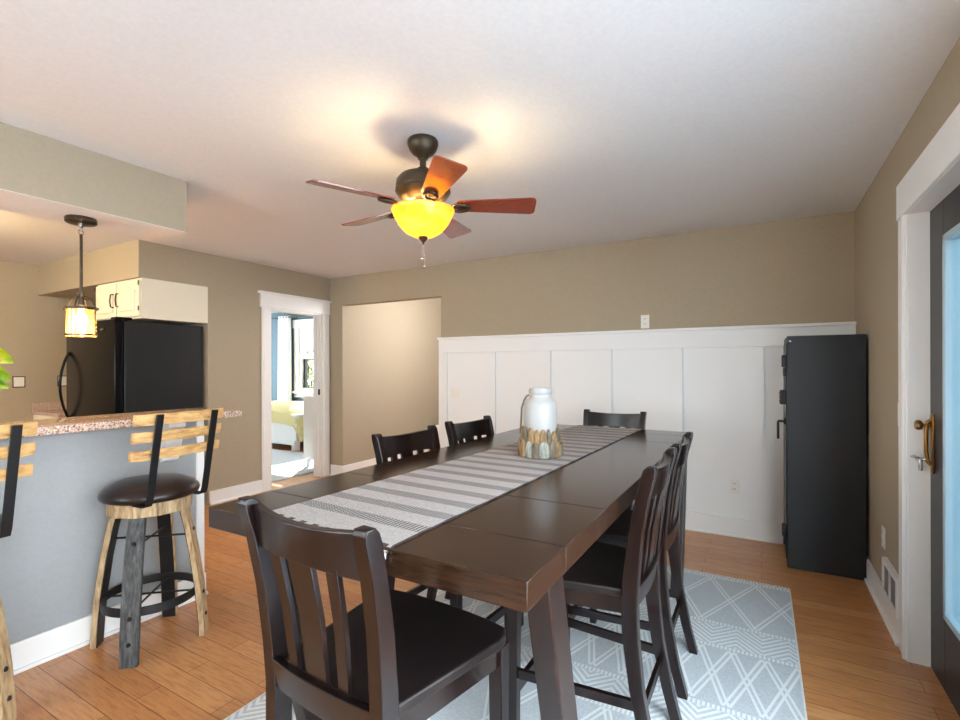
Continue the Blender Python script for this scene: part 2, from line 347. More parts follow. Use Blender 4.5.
# baseboards
def baseboard(name, segs, label):
    m = MB()
    for (x0, x1, y0, y1, nx, ny) in segs:
        m.box(x0, x1, y0, y1, .0, .132, .003); m.box(x0 + min(0, nx)*.012, x1 + max(0, nx)*.012, y0 + min(0, ny)*.012, y1 + max(0, ny)*.012, 0, .018, .003)
    return S(m.build(name, white), label, 'baseboard')
baseboard('baseboard_left', [(XL, XL+.016, 2.82, 3.395, 1, 0)], 'white baseboard left of the bedroom doorway')
baseboard('baseboard_back', [(XL+.022, PX0, YB-.016, YB, 0, -1), (PX0, PX0+.016, YB-.016, 5.82, 1, 0)], 'white baseboard running into the stair passage')
baseboard('baseboard_right', [(XR-.016, XR, 3.01, YB-.03, -1, 0)], 'white baseboard between the black safe and the patio door')
baseboard('baseboard_bar', [(BX, BX+.016, -2.2, BY, 1, 0), (BX-.14, BX+.016, BY, BY+.016, 0, 1)], 'white baseboard along the foot of the grey breakfast bar')
baseboard('baseboard_bedroom', [(-9.18, XL-.13, 6.484, 6.5, 0, -1)], 'white baseboard under the bedroom window')
S(MB().box(BX-.15, BX+.012, BY-.035, BY+.008, .13, 1.035, .003).build('trim_1', white), 'white end post trim at the end of the grey breakfast bar', 'trim')
# wainscot on the back wall
m = MB(); yw = YB; yf = 4.329
m.box(PX1, XR, 4.353, yw, .0, 1.62)
for a, b in ((PX1, -2.893), (-2.414, -2.315), (-1.824, -1.722), (-1.237, -1.147), (-.663, -.562), (-.07, .017), (.50, XR)):
    m.box(a, b, yf, 4.354, .150, 1.487)
m.box(PX1, XR, yf, 4.354, 1.488, 1.63, .002); m.box(PX1, XR, yf-.004, 4.354, 0, .148, .002)
m.box(PX1-.012, XR, yf-.03, 4.36, 1.628, 1.65, .003); m.box(PX1, XR, yf-.014, 4.36, 0, .016, .002)
m.box(PX1-.012, PX1, yf, YB+.12, 0, 1.64, .002)
S(m.build('trim_2', wains), 'tall white board and batten wainscot along the back wall', 'wainscot')
# bedroom doorway casing
def casing_left():
    m = MB(); x0 = XL
    m.box(x0, x0+.02, 3.395, LY0, 0, 1.985, .003); m.box(x0, x0+.02, LY1, 4.335, 0, 1.985, .003)
    m.box(x0, x0+.024, 3.375, 4.345, 1.985, 2.135, .003); m.box(x0, x0+.045, 3.35, 4.355, 2.132, 2.156, .003)
    for a, b in ((3.395, LY0), (LY1, 4.335)): m.box(x0+.018, x0+.026, a+.02, b-.02, 0.14, 1.98, .003)
    m.box(XL-.13, XL+.001, LY0, LY0+.02, 0, LZ, .002); m.box(XL-.13, XL+.001, LY1-.02, LY1, 0, LZ, .002); m.box(XL-.13, XL+.001, LY0, LY1, LZ-.02, LZ, .002)
    m.box(XL-.08, XL-.045, LY0+.018, LY0+.032, 0, LZ-.02, .002); m.box(XL-.08, XL-.045, LY1-.032, LY1-.018, 0, LZ-.02, .002)
    return m
d1 = S(casing_left().build('door_1', white), 'white casing of the open doorway to the blue bedroom', 'doorway')
MB().box(XL-.042, XL-.012, LY1-.024, LY1-.0195, 1.00, 1.07, .001).build('strike_plate', bmetal, d1)['label'] = 'small black strike plate'
# patio door
m = MB()
m.box(XR-.02, XR, DY1, DY1+.105, 0, 2.02, .004); m.box(XR-.02, XR, DY0-.105, DY0, 0, 2.02, .004)
m.box(XR-.024, XR, DY0-.12, DY1+.117, 2.02, 2.185, .004)
m.box(XR-.012, .70, DY1-.012, DY1+.002, 0, DZ, .003); m.box(XR-.012, .70, DY0-.002, DY0+.012, 0, DZ, .003); m.box(XR-.012, .70, DY0, DY1, DZ-.012, DZ+.002, .003)
m.box(XR-.026, XR-.014, DY1+.006, DY1+.022, 0, 2.02, .003)
d2 = S(m.build('door_2', white), 'white framed black glazed door in the right wall', 'door')
a, b = DY0+.012, DY1-.012
m = MB(); m.box(.648, .69, b-.19, b, .004, DZ-.012, .002); m.box(.648, .69, a, a+.19, .004, DZ-.012, .002)
m.box(.648, .69, a+.19, b-.19, .004, .30, .002); m.box(.648, .69, a+.19, b-.19, 1.87, DZ-.012, .002)
leaf = m.build('door_leaf', doorp, d2); leaf['label'] = 'black door leaf'
m = MB(); gy0, gy1, gz0, gz1 = a+.19, b-.19, .30, 1.87
for (p0, p1, q0, q1) in ((gy0, gy0+.028, gz0, gz1), (gy1-.028, gy1, gz0, gz1), (gy0, gy1, gz0, gz0+.028), (gy0, gy1, gz1-.028, gz1)): m.box(.642, .694, p0, p1, q0, q1, .005)
gb = Mat('pale_glazing_bead', (176, 200, 208), .35); f = gb.noise(gb.coords(), 9); gb.bump(f, .02, .001)
m.build('glazing_bead', gb, leaf)['label'] = 'pale glazing bead'
MB().box(.664, .670, gy0+.02, gy1-.02, gz0+.02, gz1-.02).build('glass_pane', glass, leaf)
alum = Mat('pale_blue_grey_aluminium', (90, 100, 108), .4); f = alum.noise(alum.coords((1, 60, 1)), 3); alum.bump(f, .05, .002)
sx0, sx1 = .702, .718; SW = .165
m = MB()
for k in range(7):                          # ribbed stile next to the latch
    m.box(sx0 + (.003 if k % 2 else 0), sx1, b-SW+SW/7*k, b-SW+SW/7*(k+1), .004, DZ-.012, .001)
m.box(sx0, sx1, a, a+.075, .004, DZ-.012, .002); m.box(sx0, sx1, a+.075, b-SW, .004, .20, .002); m.box(sx0, sx1, a+.075, b-SW, DZ-.10, DZ-.012, .002)
sdoor = m.build('storm_door_frame', alum, d2); sdoor['label'] = 'pale ribbed storm door frame'
storm = clear('clear_storm_glass', (152, 162, 168), .05, .03)
MB().box(.708, .712, a+.07, b-SW+.005, .19, DZ-.09).build('storm_pane', storm, sdoor)
m = MB(); m.tube([(.705, b-.06, 1.10), (.692, b-.06, 1.10), (.688, b-.07, 1.085)], .006, 8); m.box(.694, .703, b-.14, b-.07, .985, 1.005, .003); m.build('latch', steel, sdoor)
# brass handle set (knob, long grip, thumb latch)
hy = b-.045
m = MB(); m.box(.640, .650, hy-.02, hy+.02, .865, 1.125, .006)
m.tube([(.644, hy, 1.10), (.630, hy, 1.09), (.624, hy, 1.05), (.624, hy, .96), (.630, hy, .915), (.644, hy, .90)], .008, 10)
hd = m.build('door_handle', brass, d2); hd['label'] = 'aged brass grip handle'
rotk = Matrix.Translation((.644, hy, 1.075)) @ Matrix.Rotation(-PI/2, 4, 'Y')
MB().lathe(0, 0, [(0, 0), (.009, 0), (.008, .03), (.020, .036), (.023, .047), (.018, .057), (0, .06)], 20, rotk).build('knob', brass, hd)
m = MB(); m.tube([(.645, hy, .925), (.595, hy+.004, .925), (.585, hy+.02, .935)], .007, 8); m.box(.575, .60, hy-.012, hy+.028, .928, .936, .003)
m.box(.598, .612, hy-.008, hy+.008, .875, .928, .004); m.build('thumb_latch', steel, hd)
# ---------------------------------------------------------------- other windows, unseen, added to let sky light in
def window_front(name, x0, x1, z0, z1, y, label, s=-1):
    m = MB()
    t_ = .05
    for (p0, p1, q0, q1) in ((x0, x0+t_, z0, z1), (x1-t_, x1, z0, z1), (x0, x1, z0, z0+t_), (x0, x1, z1-t_, z1), ((x0+x1)/2-.025, (x0+x1)/2+.025, z0, z1)):
        m.box(p0, p1, y-.03, y+.03, q0, q1, .004)
    o = S(m.build(name, white), label, 'window')
    MB().box(x0+.02, x1-.02, y-.004, y+.004, z0+.02, z1-.02).build('glass_pane', glass, o); return o
window_front('window_2_added', -3.05, -1.85, .75, 2.15, -2.26, 'unseen white window added in the wall behind the viewpoint')  # out of view, added as a light opening
window_front('window_3_added', -5.6, -4.2, 1.0, 2.1, -2.26, 'unseen white kitchen window added in the wall behind the viewpoint')  # added opening that lets light in on the kitchen side
m = MB()
for (p0, p1, q0, q1) in ((-1.4, -1.35, .1, 2.1), (1.65, 1.70, .1, 2.1), (-1.4, 1.7, .1, .15), (-1.4, 1.7, 2.05, 2.1), (.13, .17, .1, 2.1)): m.box(.62, .68, p0, p1, q0, q1, .004)
w4 = S(m.build('window_4_added', white), 'unseen white side window added for light, nearer than the black door', 'window')  # added on the unseen stretch of wall to light the room from the right
MB().box(.646, .654, -1.38, 1.68, .12, 2.08).build('glass_pane', glass, w4)
m = MB()
for (p0, p1, q0, q1) in ((4.0, 4.05, .5, 2.2), (6.15, 6.2, .5, 2.2), (4.0, 6.2, .5, .55), (4.0, 6.2, 2.15, 2.2), (5.08, 5.12, .5, 2.2)): m.box(-9.28, -9.2, p0, p1, q0, q1, .004)
w5 = S(m.build('window_5_added', white), 'unseen white side window added to brighten the bedroom, behind the bed', 'window')  # unseen opening added to brighten the bedroom
MB().box(-9.244, -9.236, 4.02, 6.18, .52, 2.18).build('glass_pane', glass, w5)
# bedroom window: casing, sash, glass
m = MB()
m.box(-7.90, -7.775, 6.475, 6.5, .86, 2.12, .004); m.box(-6.425, -6.30, 6.475, 6.5, .86, 2.12, .004)
m.box(-7.93, -6.27, 6.47, 6.5, 2.10, 2.26, .004); m.box(-7.96, -6.24, 6.43, 6.5, .84, .875, .004); m.box(-7.90, -6.30, 6.475, 6.5, .76, .845, .004)
m.box(-7.78, -7.70, 6.50, 6.6, .87, 2.12, .003); m.box(-6.50, -6.42, 6.50, 6.6, .87, 2.12, .003); m.box(-7.70, -6.5, 6.50, 6.56, 1.50, 1.60, .003); m.box(-7.70, -6.5, 6.5, 6.6, .87, .94, .003)
w1 = S(m.build('window_1', white), 'white bedroom window with sunlit trees outside', 'window')
m = MB(); m.box(-7.705, -7.625, 6.54, 6.57, .935, 1.505, .003); m.box(-6.57, -6.50, 6.54, 6.57, .935, 1.505, .003); m.box(-7.7, -6.5, 6.54, 6.57, .935, .965, .003); m.box(-7.7, -6.5, 6.54, 6.57, 1.475, 1.505, .003)
m.build('window_sash', bmetal, w1)['label'] = 'black lower sash'
MB().box(-7.69, -6.51, 6.575, 6.58, .94, 2.1).build('glass_pane', glass, w1)
# ---------------------------------------------------------------- bedroom things
bl = thing('roller_blind', 'white roller blind drawn halfway down the bedroom window', 'blind', (-7.1, 6.49, 2.1))
MB().box(-7.72, -6.48, 6.505, 6.512, 1.66, 2.1).build('blind_sheet', curtain, bl); MB().tube([(-7.73, 6.51, 2.09), (-6.47, 6.51, 2.09)], .02).build('roller', white, bl)
MB().box(-7.72, -6.48, 6.50, 6.516, 1.635, 1.665, .003).build('bottom_bar', ventm, bl)
rod = thing('curtain_rod', 'thin black curtain rod above the bedroom window', 'curtain rod', (-7.4, 6.4, 2.31))
MB().tube([(-8.45, 6.4, 2.312), (-6.1, 6.4, 2.312)], .011).build('rod', bmetal, rod)
for x in (-8.4, -6.15): MB().tube([(x, 6.4, 2.312), (x, 6.5, 2.312)], .008, 8).build('bracket', bmetal, rod)
m = MB(); secs = []
n = 26; x0, x1 = -8.28, -7.90
for zz, wdt in ((.25, 1.06), (1.2, 1.0), (2.34, .94)):
    fr, bk = [], []
    for i in range(n+1):
        q = i/n; xx = (x0+x1)/2 + (q-.5)*(x1-x0)*wdt; yy = 6.405 + .03*math.sin(q*2*PI*4.5)
        fr.append((xx, yy-.004, zz)); bk.append((xx, yy+.004, zz))
    secs.append(fr + bk[::-1])
m.sweep(secs); cu = m.build('curtain', curtain); tag(cu, 'white curtain panel hanging left of the bedroom window', 'curtain')
bed = thing('bed', 'white bed with a pale yellow blanket seen through the doorway', 'bed', (-7.3, 5.9, 0))
m = MB(); m.box(-8.6, -6.42, 5.3, 6.35, .14, .44, .01)
m.build('bed_frame', white, bed)
m = MB(); m.box(-8.6, -6.42, 5.27, 5.30, .10, .17, .006); m.box(-8.6, -6.40, 5.285, 5.305, .17, .43, .004); m.build('side_panel', white, bed)
for x, y in ((-6.5, 5.36), (-6.5, 6.28), (-8.5, 5.36), (-8.5, 6.28)): MB().box(x-.05, x+.05, y-.05, y+.05, 0, .15, .01).build('leg', white, bed)
MB().box(-8.55, -6.45, 5.33, 6.33, .44, .58, .05, 4).build('mattress', linen, bed)
m = MB(); pr_ = []
secs = []
for x, zt, zb in ((-8.5, .66, .44), (-7.6, .74, .44), (-7.1, .74, .44), (-6.7, .68, .43), (-6.45, .56, .40), (-6.34, .42, .26), (-6.31, .20, .16)):
    ring = []
    for k in range(9):
        a_ = PI*k/8; yy = 5.83 - .56*math.cos(a_); zz = zb + (zt-zb)*math.sin(a_)**.45
        ring.append((x, yy, zz))
    secs.append(ring)
m.sweep(secs); m.build('blanket', blanket, bed)
rg = tag(MB().box(-7.7, -4.95, 3.75, 5.24, 0, .010, .004).build('bedroom_rug', Mat('light_grey_bedroom_rug', (196, 198, 202), .95)), 'light grey rug on the bedroom floor with sun patches', 'rug')
dr = thing('dresser', 'white dresser with turned feet just inside the bedroom doorway', 'dresser', (-5.13, 4.75, 0))
m = MB(); m.box(-5.33, -4.92, 4.52, 5.3, .14, .92, .006); m.build('body', white, dr); MB().box(-5.35, -4.90, 4.50, 5.32, .92, .95, .006).build('top', white, dr)
for x, y in ((-5.29, 4.56), (-4.96, 4.56), (-5.29, 5.26), (-4.96, 5.26)): MB().lathe(x, y, [(0, .0105), (.02, .0105), (.024, .03), (.034, .07), (.02, .1), (.036, .14), (0, .14)], 16).build('foot', white, dr)
for z in (.2, .44, .68):
    dw = MB().box(-5.345, -5.328, 4.55, 5.27, z, z+.21, .004).build('drawer', white, dr)
    MB().lathe(0, 0, [(0, 0), (.006, 0), (.006, .012), (.014, .018), (.012, .027), (0, .03)], 14, Matrix.Translation((-5.345, 4.9, z+.105)) @ Matrix.Rotation(-PI/2, 4, 'Y')).build('knob', bmetal, dw)
# tree outside the bedroom window
tr = thing('tree', 'sunlit yellow green tree outside the bedroom window', 'tree', (-10.5, 9.3, -.3))
MB().tube([(-10.5, 9.3, -.3), (-10.45, 9.3, .4), (-10.4, 9.35, 1.1), (-10.3, 9.3, 2.0)], [.12, .1, .08, .03], 10).build('trunk', bark, tr)
b = bmesh.new()
for i in range(9000):
    th = random.uniform(0, 2*PI); ph = math.acos(random.uniform(-1, 1)); r = 1.75*random.uniform(.55, 1)
    c0 = Vector((-10.4 + r*math.sin(ph)*math.cos(th)*1.2, 9.3 + r*math.sin(ph)*math.sin(th)*.7, 1.15 + r*math.cos(ph)*.8))
    q = Matrix.Rotation(random.uniform(0, 6), 3, 'Z') @ Matrix.Rotation(random.uniform(-1, 1), 3, 'X')
    s_ = random.uniform(.06, .12)
    b.faces.new([b.verts.new(c0 + q @ Vector(p)) for p in ((-s_*.5, 0, 0), (0, -s_, 0), (s_*.5, 0, 0), (0, s_, .01))])
m = MB(); m._merge(b); m.build('foliage', treem, tr, False)
S(MB().box(-30, 30, 7.5, 40, -.32, -.3).build('trim_10', grass), 'green lawn outside beyond the bedroom window', 'lawn')
S(MB().box(.73, 12, -12, 7.4, -.2, -.1).build('trim_11', deckm), 'pale grey deck outside the glazed black door', 'deck')
# ---------------------------------------------------------------- stair passage
st = thing('staircase', 'red brown wooden steps with white skirt at the end of the passage', 'stairs', (-3.6, 6.2, 0))
for k in range(2):
    MB().box(-4.18, PX1+.2, 5.80+.27*k, 7.27, .18*k, .18*k+.16, 0).build('riser', stairw, st)
    MB().box(-4.18, PX1+.2, 5.775+.27*k, 7.27, .18*k+.16, .18*k+.182, .006).build('tread', stairw, st)
pl = [(5.70, 0)] + [(5.70 + .22*(1-math.cos(t_)), .30 + .16*math.sin(t_)) for t_ in [i*PI/16 for i in range(9)]] + [(7.27, .5), (7.27, 0)]
MB().prism(pl, 'x', -4.24, -4.18, .004).build('stringer', white, st)['label'] = 'white rounded skirt board'
MB().box(-4.18, PX1+.2, 7.0, 7.05, .36, .52, .004).build('landing_board', white, st)['label'] = 'white board behind the landing'
# ---------------------------------------------------------------- kitchen
cb = thing('wall_cabinet', 'cream cabinet with arched doors above the black fridge', 'cabinet', (-5.05, 2.5, 1.765))
MB().box(-5.45, XL, 2.225, 2.81, 1.765, 2.118, .002).build('body', cream, cb)
def arch_door(x0, x1, hx):
    m = MB(); z0, z1 = 1.785, 2.10
    m.box(x0, x1, 2.203, 2.224, z0, z1, .004)
    d = m.build('door', cream, cb)
    w = x1-x0; pts = [(x0+.05, z0+.05), (x1-.05, z0+.05)]
    for i in range(13):
        q = 1-i/12; s_ = .5-abs(q-.5); pts.append((x0+.05+(w-.1)*q, z1-.085 + .04*math.sin(PI*max(0, min(1, (q-.18)/.64)))))
    MB().prism(pts, 'y', 2.191, 2.205, .006).build('raised_panel', cream, d)
    m = MB(); m.tube([(hx, 2.204, 1.88), (hx, 2.178, 1.885), (hx, 2.172, 1.94), (hx, 2.178, 1.995), (hx, 2.204, 2.0)], .006, 8)
    m.build('handle', bmetal, d)
    for hz in (1.83, 2.05):
        ex = x0-.004 if hx > (x0+x1)/2 else x1+.004
        MB().tube([(ex, 2.2, hz), (ex, 2.2, hz+.04)], .005, 8).build('hinge', bmetal, d)
arch_door(-5.44, -5.06, -5.10); arch_door(-5.04, -4.668, -5.0)
fr = thing('refrigerator', 'black refrigerator with bowed handle under the cream cabinet', 'refrigerator', (-5.14, 2.4, 0))
MB().box(-5.59, -4.69, 2.105, 2.78, .04, 1.735, .006).build('body', frs, fr)
m = MB(); m.box(-5.595, -4.688, 2.03, 2.098, .62, 1.745, .012, 3); dr_ = m.build('door', frm, fr)
m = MB(); m.box(-5.595, -4.688, 2.03, 2.098, .06, .605, .012, 3); dr2 = m.build('freezer_drawer', frm, fr)
MB().box(-4.80, -4.695, 2.05, 2.17, 1.745, 1.765, .005).build('hinge_cover', frm, fr)
pts = [(-5.53, 2.032 - .07*math.sin(PI*i/14)**.8, .86 + .62*i/14) for i in range(15)]
MB().tube(pts, .011, 10).build('handle', frm, dr_)
MB().tube([(-5.4, 2.03, .52), (-5.4, 1.985, .52), (-4.88, 1.985, .52), (-4.88, 2.03, .52)], .011, 10).build('handle', frm, dr2)
m = MB(); m.tube([(-4.92, 2.027, 1.665), (-4.90, 2.025, 1.655), (-4.88, 2.025, 1.66), (-4.86, 2.025, 1.672)], .0045, 8); m.tube([(-4.90, 2.026, 1.672), (-4.885, 2.025, 1.66), (-4.87, 2.026, 1.655)], .003, 8)
m.build('emblem', steel, dr_)['label'] = 'small silver emblem'
for x in (-5.5, -4.78):
    for y in (2.16, 2.7): MB().lathe(x, y, [(0, 0), (.02, 0), (.02, .045), (0, .045)], 12).build('foot', bmetal, fr)
kc = thing('kitchen_counter', 'kitchen counter with speckled granite backsplash on the far wall', 'counter', (-6.4, 2.4, 0))
MB().box(-6.735, -6.15, 2.16, 2.805, .09, .84, .003).build('base_cabinet', cream, kc); MB().box(-6.735, -6.19, 2.18, 2.8, 0, .09).build('toe_kick', bmetal, kc)
MB().box(-6.735, -6.12, 2.15, 2.805, .84, .875, .006).build('worktop', gran, kc); MB().box(-6.738, -6.715, 2.15, 2.805, .875, .965, .003).build('backsplash', gran, kc)
# breakfast bar top and corbel
tag(MB().box(-3.17, -2.735, -2.19, 1.862, 1.036, 1.074, .006, 3).build('bar_countertop', gran), 'speckled granite breakfast bar top on the grey half wall', 'countertop')
def corbel(yc, label):
    pl = [(BX+.001, 1.034), (BX+.09, 1.034), (BX+.09, 1.012), (BX+.075, 1.0), (BX+.06, .94), (BX+.035, .87), (BX+.02, .83), (BX+.001, .815)]
    o = MB().prism(pl, 'y', yc-.045, yc+.045, .003).build('corbel', white); tag(o, label, 'bracket')
corbel(1.49, 'white bracket under the granite bar behind the nearer stool back')
# pendant
PXc, PYc = -3.165, 1.215
pd = thing('pendant_lamp', 'small bronze lantern pendant with glass cylinder over the bar', 'pendant lamp', (PXc, PYc, 1.5))
MB().lathe(PXc, PYc, [(0, 2.137), (.066, 2.137), (.07, 2.13), (.07, 2.112), (.062, 2.106), (0, 2.106)], 36).build('canopy', bronze, pd)
m = MB(); m.tube([(PXc, PYc, 2.106), (PXc, PYc, 2.09)], .012, 10)
for z in (2.08, 2.06):
    m.tube([(PXc + .011*math.cos(t_), PYc, z + .012*math.sin(t_)) if z > 2.07 else (PXc, PYc + .011*math.cos(t_), z + .012*math.sin(t_)) for t_ in [i*PI/6 for i in range(12)]], .003, 6, True)
m.build('chain_link', steel, pd)
MB().tube([(PXc, PYc, 2.05), (PXc, PYc, 1.70)], .0075, 12).build('rod', bronze, pd)
m = MB(); m.lathe(PXc, PYc, [(0, 1.735), (.02, 1.735), (.02, 1.72), (.012, 1.715), (.014, 1.67), (0, 1.67)], 20)
for k in range(4):
    a_ = PI/4 + k*PI/2; ca, sa = math.cos(a_), math.sin(a_)
    m.tube([(PXc+.012*ca, PYc+.012*sa, 1.722), (PXc+.045*ca, PYc+.045*sa, 1.70), (PXc+.066*ca, PYc+.066*sa, 1.655)], .004, 8)
m.lathe(PXc, PYc, [(.050, 1.66), (.070, 1.66), (.070, 1.645), (.050, 1.645), (.050, 1.66)], 36)
m.build('lantern_top', bronze, pd)
MB().lathe(PXc, PYc, [(.070, 1.515), (.066, 1.515), (.066, 1.505), (.070, 1.505), (.070, 1.515)], 36).build('bottom_ring', bronze, pd)
for k in range(2):
    m = MB(); a_ = PI/5 + k*PI; m.tube([(PXc+.069*math.cos(a_), PYc+.069*math.sin(a_), 1.66), (PXc+.069*math.cos(a_), PYc+.069*math.sin(a_), 1.505)], .004, 8)
    m.tube([(PXc+.066*math.cos(a_), PYc+.066*math.sin(a_), 1.65), (PXc+.086*math.cos(a_), PYc+.086*math.sin(a_), 1.65)], .006, 8)
    m.build('strap', bronze, pd)
MB().lathe(PXc, PYc, [(.062, 1.655), (.064, 1.655), (.064, 1.50), (.062, 1.50), (.062, 1.655)], 40).build('glass_shade', seeded, pd)
MB().lathe(PXc, PYc, [(0, 1.55), (.012, 1.553), (.024, 1.565), (.03, 1.585), (.026, 1.61), (.014, 1.635), (.013, 1.66), (0, 1.66)], 24).build('bulb', bulbm, pd)
lamp('pendant_light', (PXc, PYc, 1.53), 7, (1, .66, .28), .02)
# kitchen ceiling lamp, out of the frame
kl = thing('ceiling_lamp', 'round white kitchen ceiling lamp beyond the breakfast bar', 'ceiling lamp', (-5.0, .75, 2.44))
MB().lathe(-5.0, .75, [(0, 2.439), (.17, 2.439), (.17, 2.42), (.15, 2.415), (0, 2.415)], 36).build('base', white, kl)
MB().lathe(-5.0, .75, [(.15, 2.414), (.14, 2.38), (.09, 2.355), (0, 2.345)], 36).build('diffuser', kitlight, kl)
lamp('kitchen_light', (-5.0, .75, 2.30), 60, (1, .72, .34), .12)
lamp('stair_fill_light', (-3.1, 5.4, 2.15), 66, (.96, .96, 1), .25)  # unseen lamp without a fixture, added to brighten the passage wall
# plant on the bar, mostly beyond the left edge
pp = thing('potted_plant', 'leafy green plant in a pot at the far left of the bar top', 'plant', (-3.02, .72, 1.074))
MB().lathe(-3.02, .72, [(0, 1.0745), (.055, 1.0745), (.075, 1.19), (.08, 1.20), (.07, 1.20), (.066, 1.185), (0, 1.185)], 30).build('pot', ceramic, pp)
MB().lathe(-3.02, .72, [(0, 1.186), (.066, 1.186)], 24).build('soil', soil, pp)
def leaf(base_, tip, w, droop, face=(.35, .1, 1)):
    b = bmesh.new(); A, T = Vector(base_), Vector(tip); d = T-A; side = Vector(face); side = (side - d*side.dot(d)/d.dot(d)).normalized(); rows = []
    for i in range(9):
        q = i/8; ww = w*math.sin(PI*min(1, q*.92+.04))**.8; c0 = A + d*q + Vector((0, 0, droop*math.sin(PI*q)))
        rows.append([b.verts.new(c0 + side*ww*s_ + Vector((abs(s_)*ww*.35, 0, 0))) for s_ in (-1, -.5, 0, .5, 1)])
    for r0, r1 in zip(rows, rows[1:]):
        for k in range(4): b.faces.new((r0[k], r0[k+1], r1[k+1], r1[k]))
    bmesh.ops.solidify(b, geom=b.faces[:], thickness=.0015)
    m = MB(); m.tube([(-3.02, .72, 1.185), A*.5 + Vector((-3.02, .72, 1.2))*.5 + Vector((0, 0, .05)), A], .003, 6); m._merge(b); m.build('leaf', leafm, pp)
leaf((-3.01, .755, 1.385), (-2.98, .885, 1.36), .038, .022); leaf((-3.0, .75, 1.315), (-2.97, .872, 1.275), .038, .02)
leaf((-2.985, .75, 1.262), (-2.95, .86, 1.245), .026, .012); leaf((-3.05, .69, 1.36), (-3.12, .58, 1.4), .035, .02); leaf((-3.03, .68, 1.32), (-2.95, .56, 1.33), .035, .02)
# ---------------------------------------------------------------- wall plates and vent
def plate(name, label, cat, pos, n, kind, w=.07, h=.115):
    # n: wall normal 'x-' 'y-' 'x+'
    t_ = thing(name, label, cat, pos); x, y, z = pos
    def bx(m, a0, a1, z0, z1, d0, d1, bev=.001):
        if n == 'y-': m.box(x+a0, x+a1, y-d1, y-d0, z+z0, z+z1, bev)
        elif n == 'x-': m.box(x-d1, x-d0, y+a0, y+a1, z+z0, z+z1, bev)
        else: m.box(x+d0, x+d1, y+a0, y+a1, z+z0, z+z1, bev)
        return m
    bx(MB(), -w/2, w/2, -h/2, h/2, 0, .006, .002).build('cover_plate', plastic, t_)
    if kind == 'outlet':
        for dz in (-.022, .022):
            s_ = bx(MB(), -.017, .017, dz-.014, dz+.014, .006, .009).build('socket', plastic, t_)
            m = MB(); bx(m, -.008, -.005, dz-.003, dz+.007, .009, .0095, 0); bx(m, .005, .008, dz-.003, dz+.007, .009, .0095, 0); m.build('slot', darkp, s_)
    else:
        k = 2 if w > .1 else 1
        for i in range(k):
            c_ = (i-(k-1)/2)*.046
            bx(MB(), c_-.016, c_+.016, -.033, .033, .006, .0085).build('switch', plastic, t_)
    return t_
plate('wall_outlet', 'white outlet on the taupe wall just above the wainscot cap', 'outlet', (-.865, YB, 1.722), 'y-', 'outlet')
plate('wall_outlet', 'white outlet low on the white wainscot right of the chairs', 'outlet', (-.185, 4.353, .39), 'y-', 'outlet')
plate('light_switch', 'white double switch on the leftmost wainscot panel', 'light switch', (-2.80, 4.353, 1.065), 'y-', 'switch', .115, .115)
plate('light_switch', 'white switch plate on the right wall beside the door casing', 'light switch', (XR, 3.04, 1.10), 'x-', 'switch', .07)
plate('wall_outlet', 'white outlet on the right wall above the vent grille', 'outlet', (XR, 3.42, .40), 'x-', 'outlet')
def kitchen_plate(y, label):
    t_ = plate('light_switch', label, 'light switch', (-6.74, y, 1.19), 'x+', 'switch', .085, .1)
    m = MB(); m.box(-6.7395, -6.737, y-.052, y+.052, 1.13, 1.25, .001); m.build('surround', darkp, t_)
kitchen_plate(2.045, 'cream double switch plate with dark surround above the kitchen counter'); kitchen_plate(2.42, 'dark framed switch plate beside the fridge handle')
vg = thing('vent_grille', 'white floor level vent grille in the right wall baseboard', 'vent', (XR, 3.186, .22))
m = MB(); y0, y1, z0, z1 = 3.022, 3.350, .125, .315; t0 = .024
for (p0, p1, q0, q1) in ((y0, y1, z0, z0+t0), (y0, y1, z1-t0, z1), (y0, y0+t0, z0+t0, z1-t0), (y1-t0, y1, z0+t0, z1-t0), ((y0+y1)/2-.008, (y0+y1)/2+.008, z0+t0, z1-t0)): m.box(XR-.022, XR, p0, p1, q0, q1)
m.build('frame', white, vg)
m = MB()
for i in range(10):
    z = z0+.027+i*.0140; m.box(XR-.016, XR-.004, y0+t0, y1-t0, z, z+.006)
m.build('louvres', ventm, vg); MB().box(XR-.003, XR-.001, y0+.01, y1-.01, z0+.01, z1-.01).build('duct_back', darkp, vg)
# ---------------------------------------------------------------- safe
sf = thing('gun_safe', 'tall black textured steel safe standing in the back right corner', 'safe', (.356, 4.07, 0))
MB().box(.148, .566, 3.832, 4.315, 0, 1.535, .004).build('body', safem, sf)
MB().box(.142, .150, 3.86, 4.29, .05, 1.49, .002).build('door', safem, sf)
m = MB(); m.box(.118, .142, 3.85, 3.90, 1.33, 1.41, .003); m.box(.126, .142, 3.86, 3.89, 1.27, 1.325, .003); m.build('upper_hinge', bmetal, sf)
m = MB(); m.box(.108, .142, 3.86, 3.95, 1.08, 1.175, .004); kp = m.build('keypad', bmetal, sf)
m = MB()
for i in range(3):
    for j in range(3): m.box(.105, .109, 3.875+.022*i, 3.89+.022*i, 1.092+.026*j, 1.110+.026*j, .001)
m.build('key_buttons', darkp, kp)
m = MB(); m.tube([(.142, 3.89, .965), (.098, 3.89, .965), (.098, 3.89, .955), (.098, 3.89, .845)], .0085, 10); m.lathe(0, 0, [(0, 0), (.022, 0), (.022, .012), (0, .012)], 18, Matrix.Translation((.142, 3.89, .965)) @ Matrix.Rotation(-PI/2, 4, 'Y')); m.build('lever_handle', bmetal, sf)
m = MB(); m.box(.118, .142, 3.85, 3.90, .20, .275, .003); m.box(.126, .142, 3.86, 3.89, .14, .195, .003); m.build('lower_hinge', bmetal, sf)
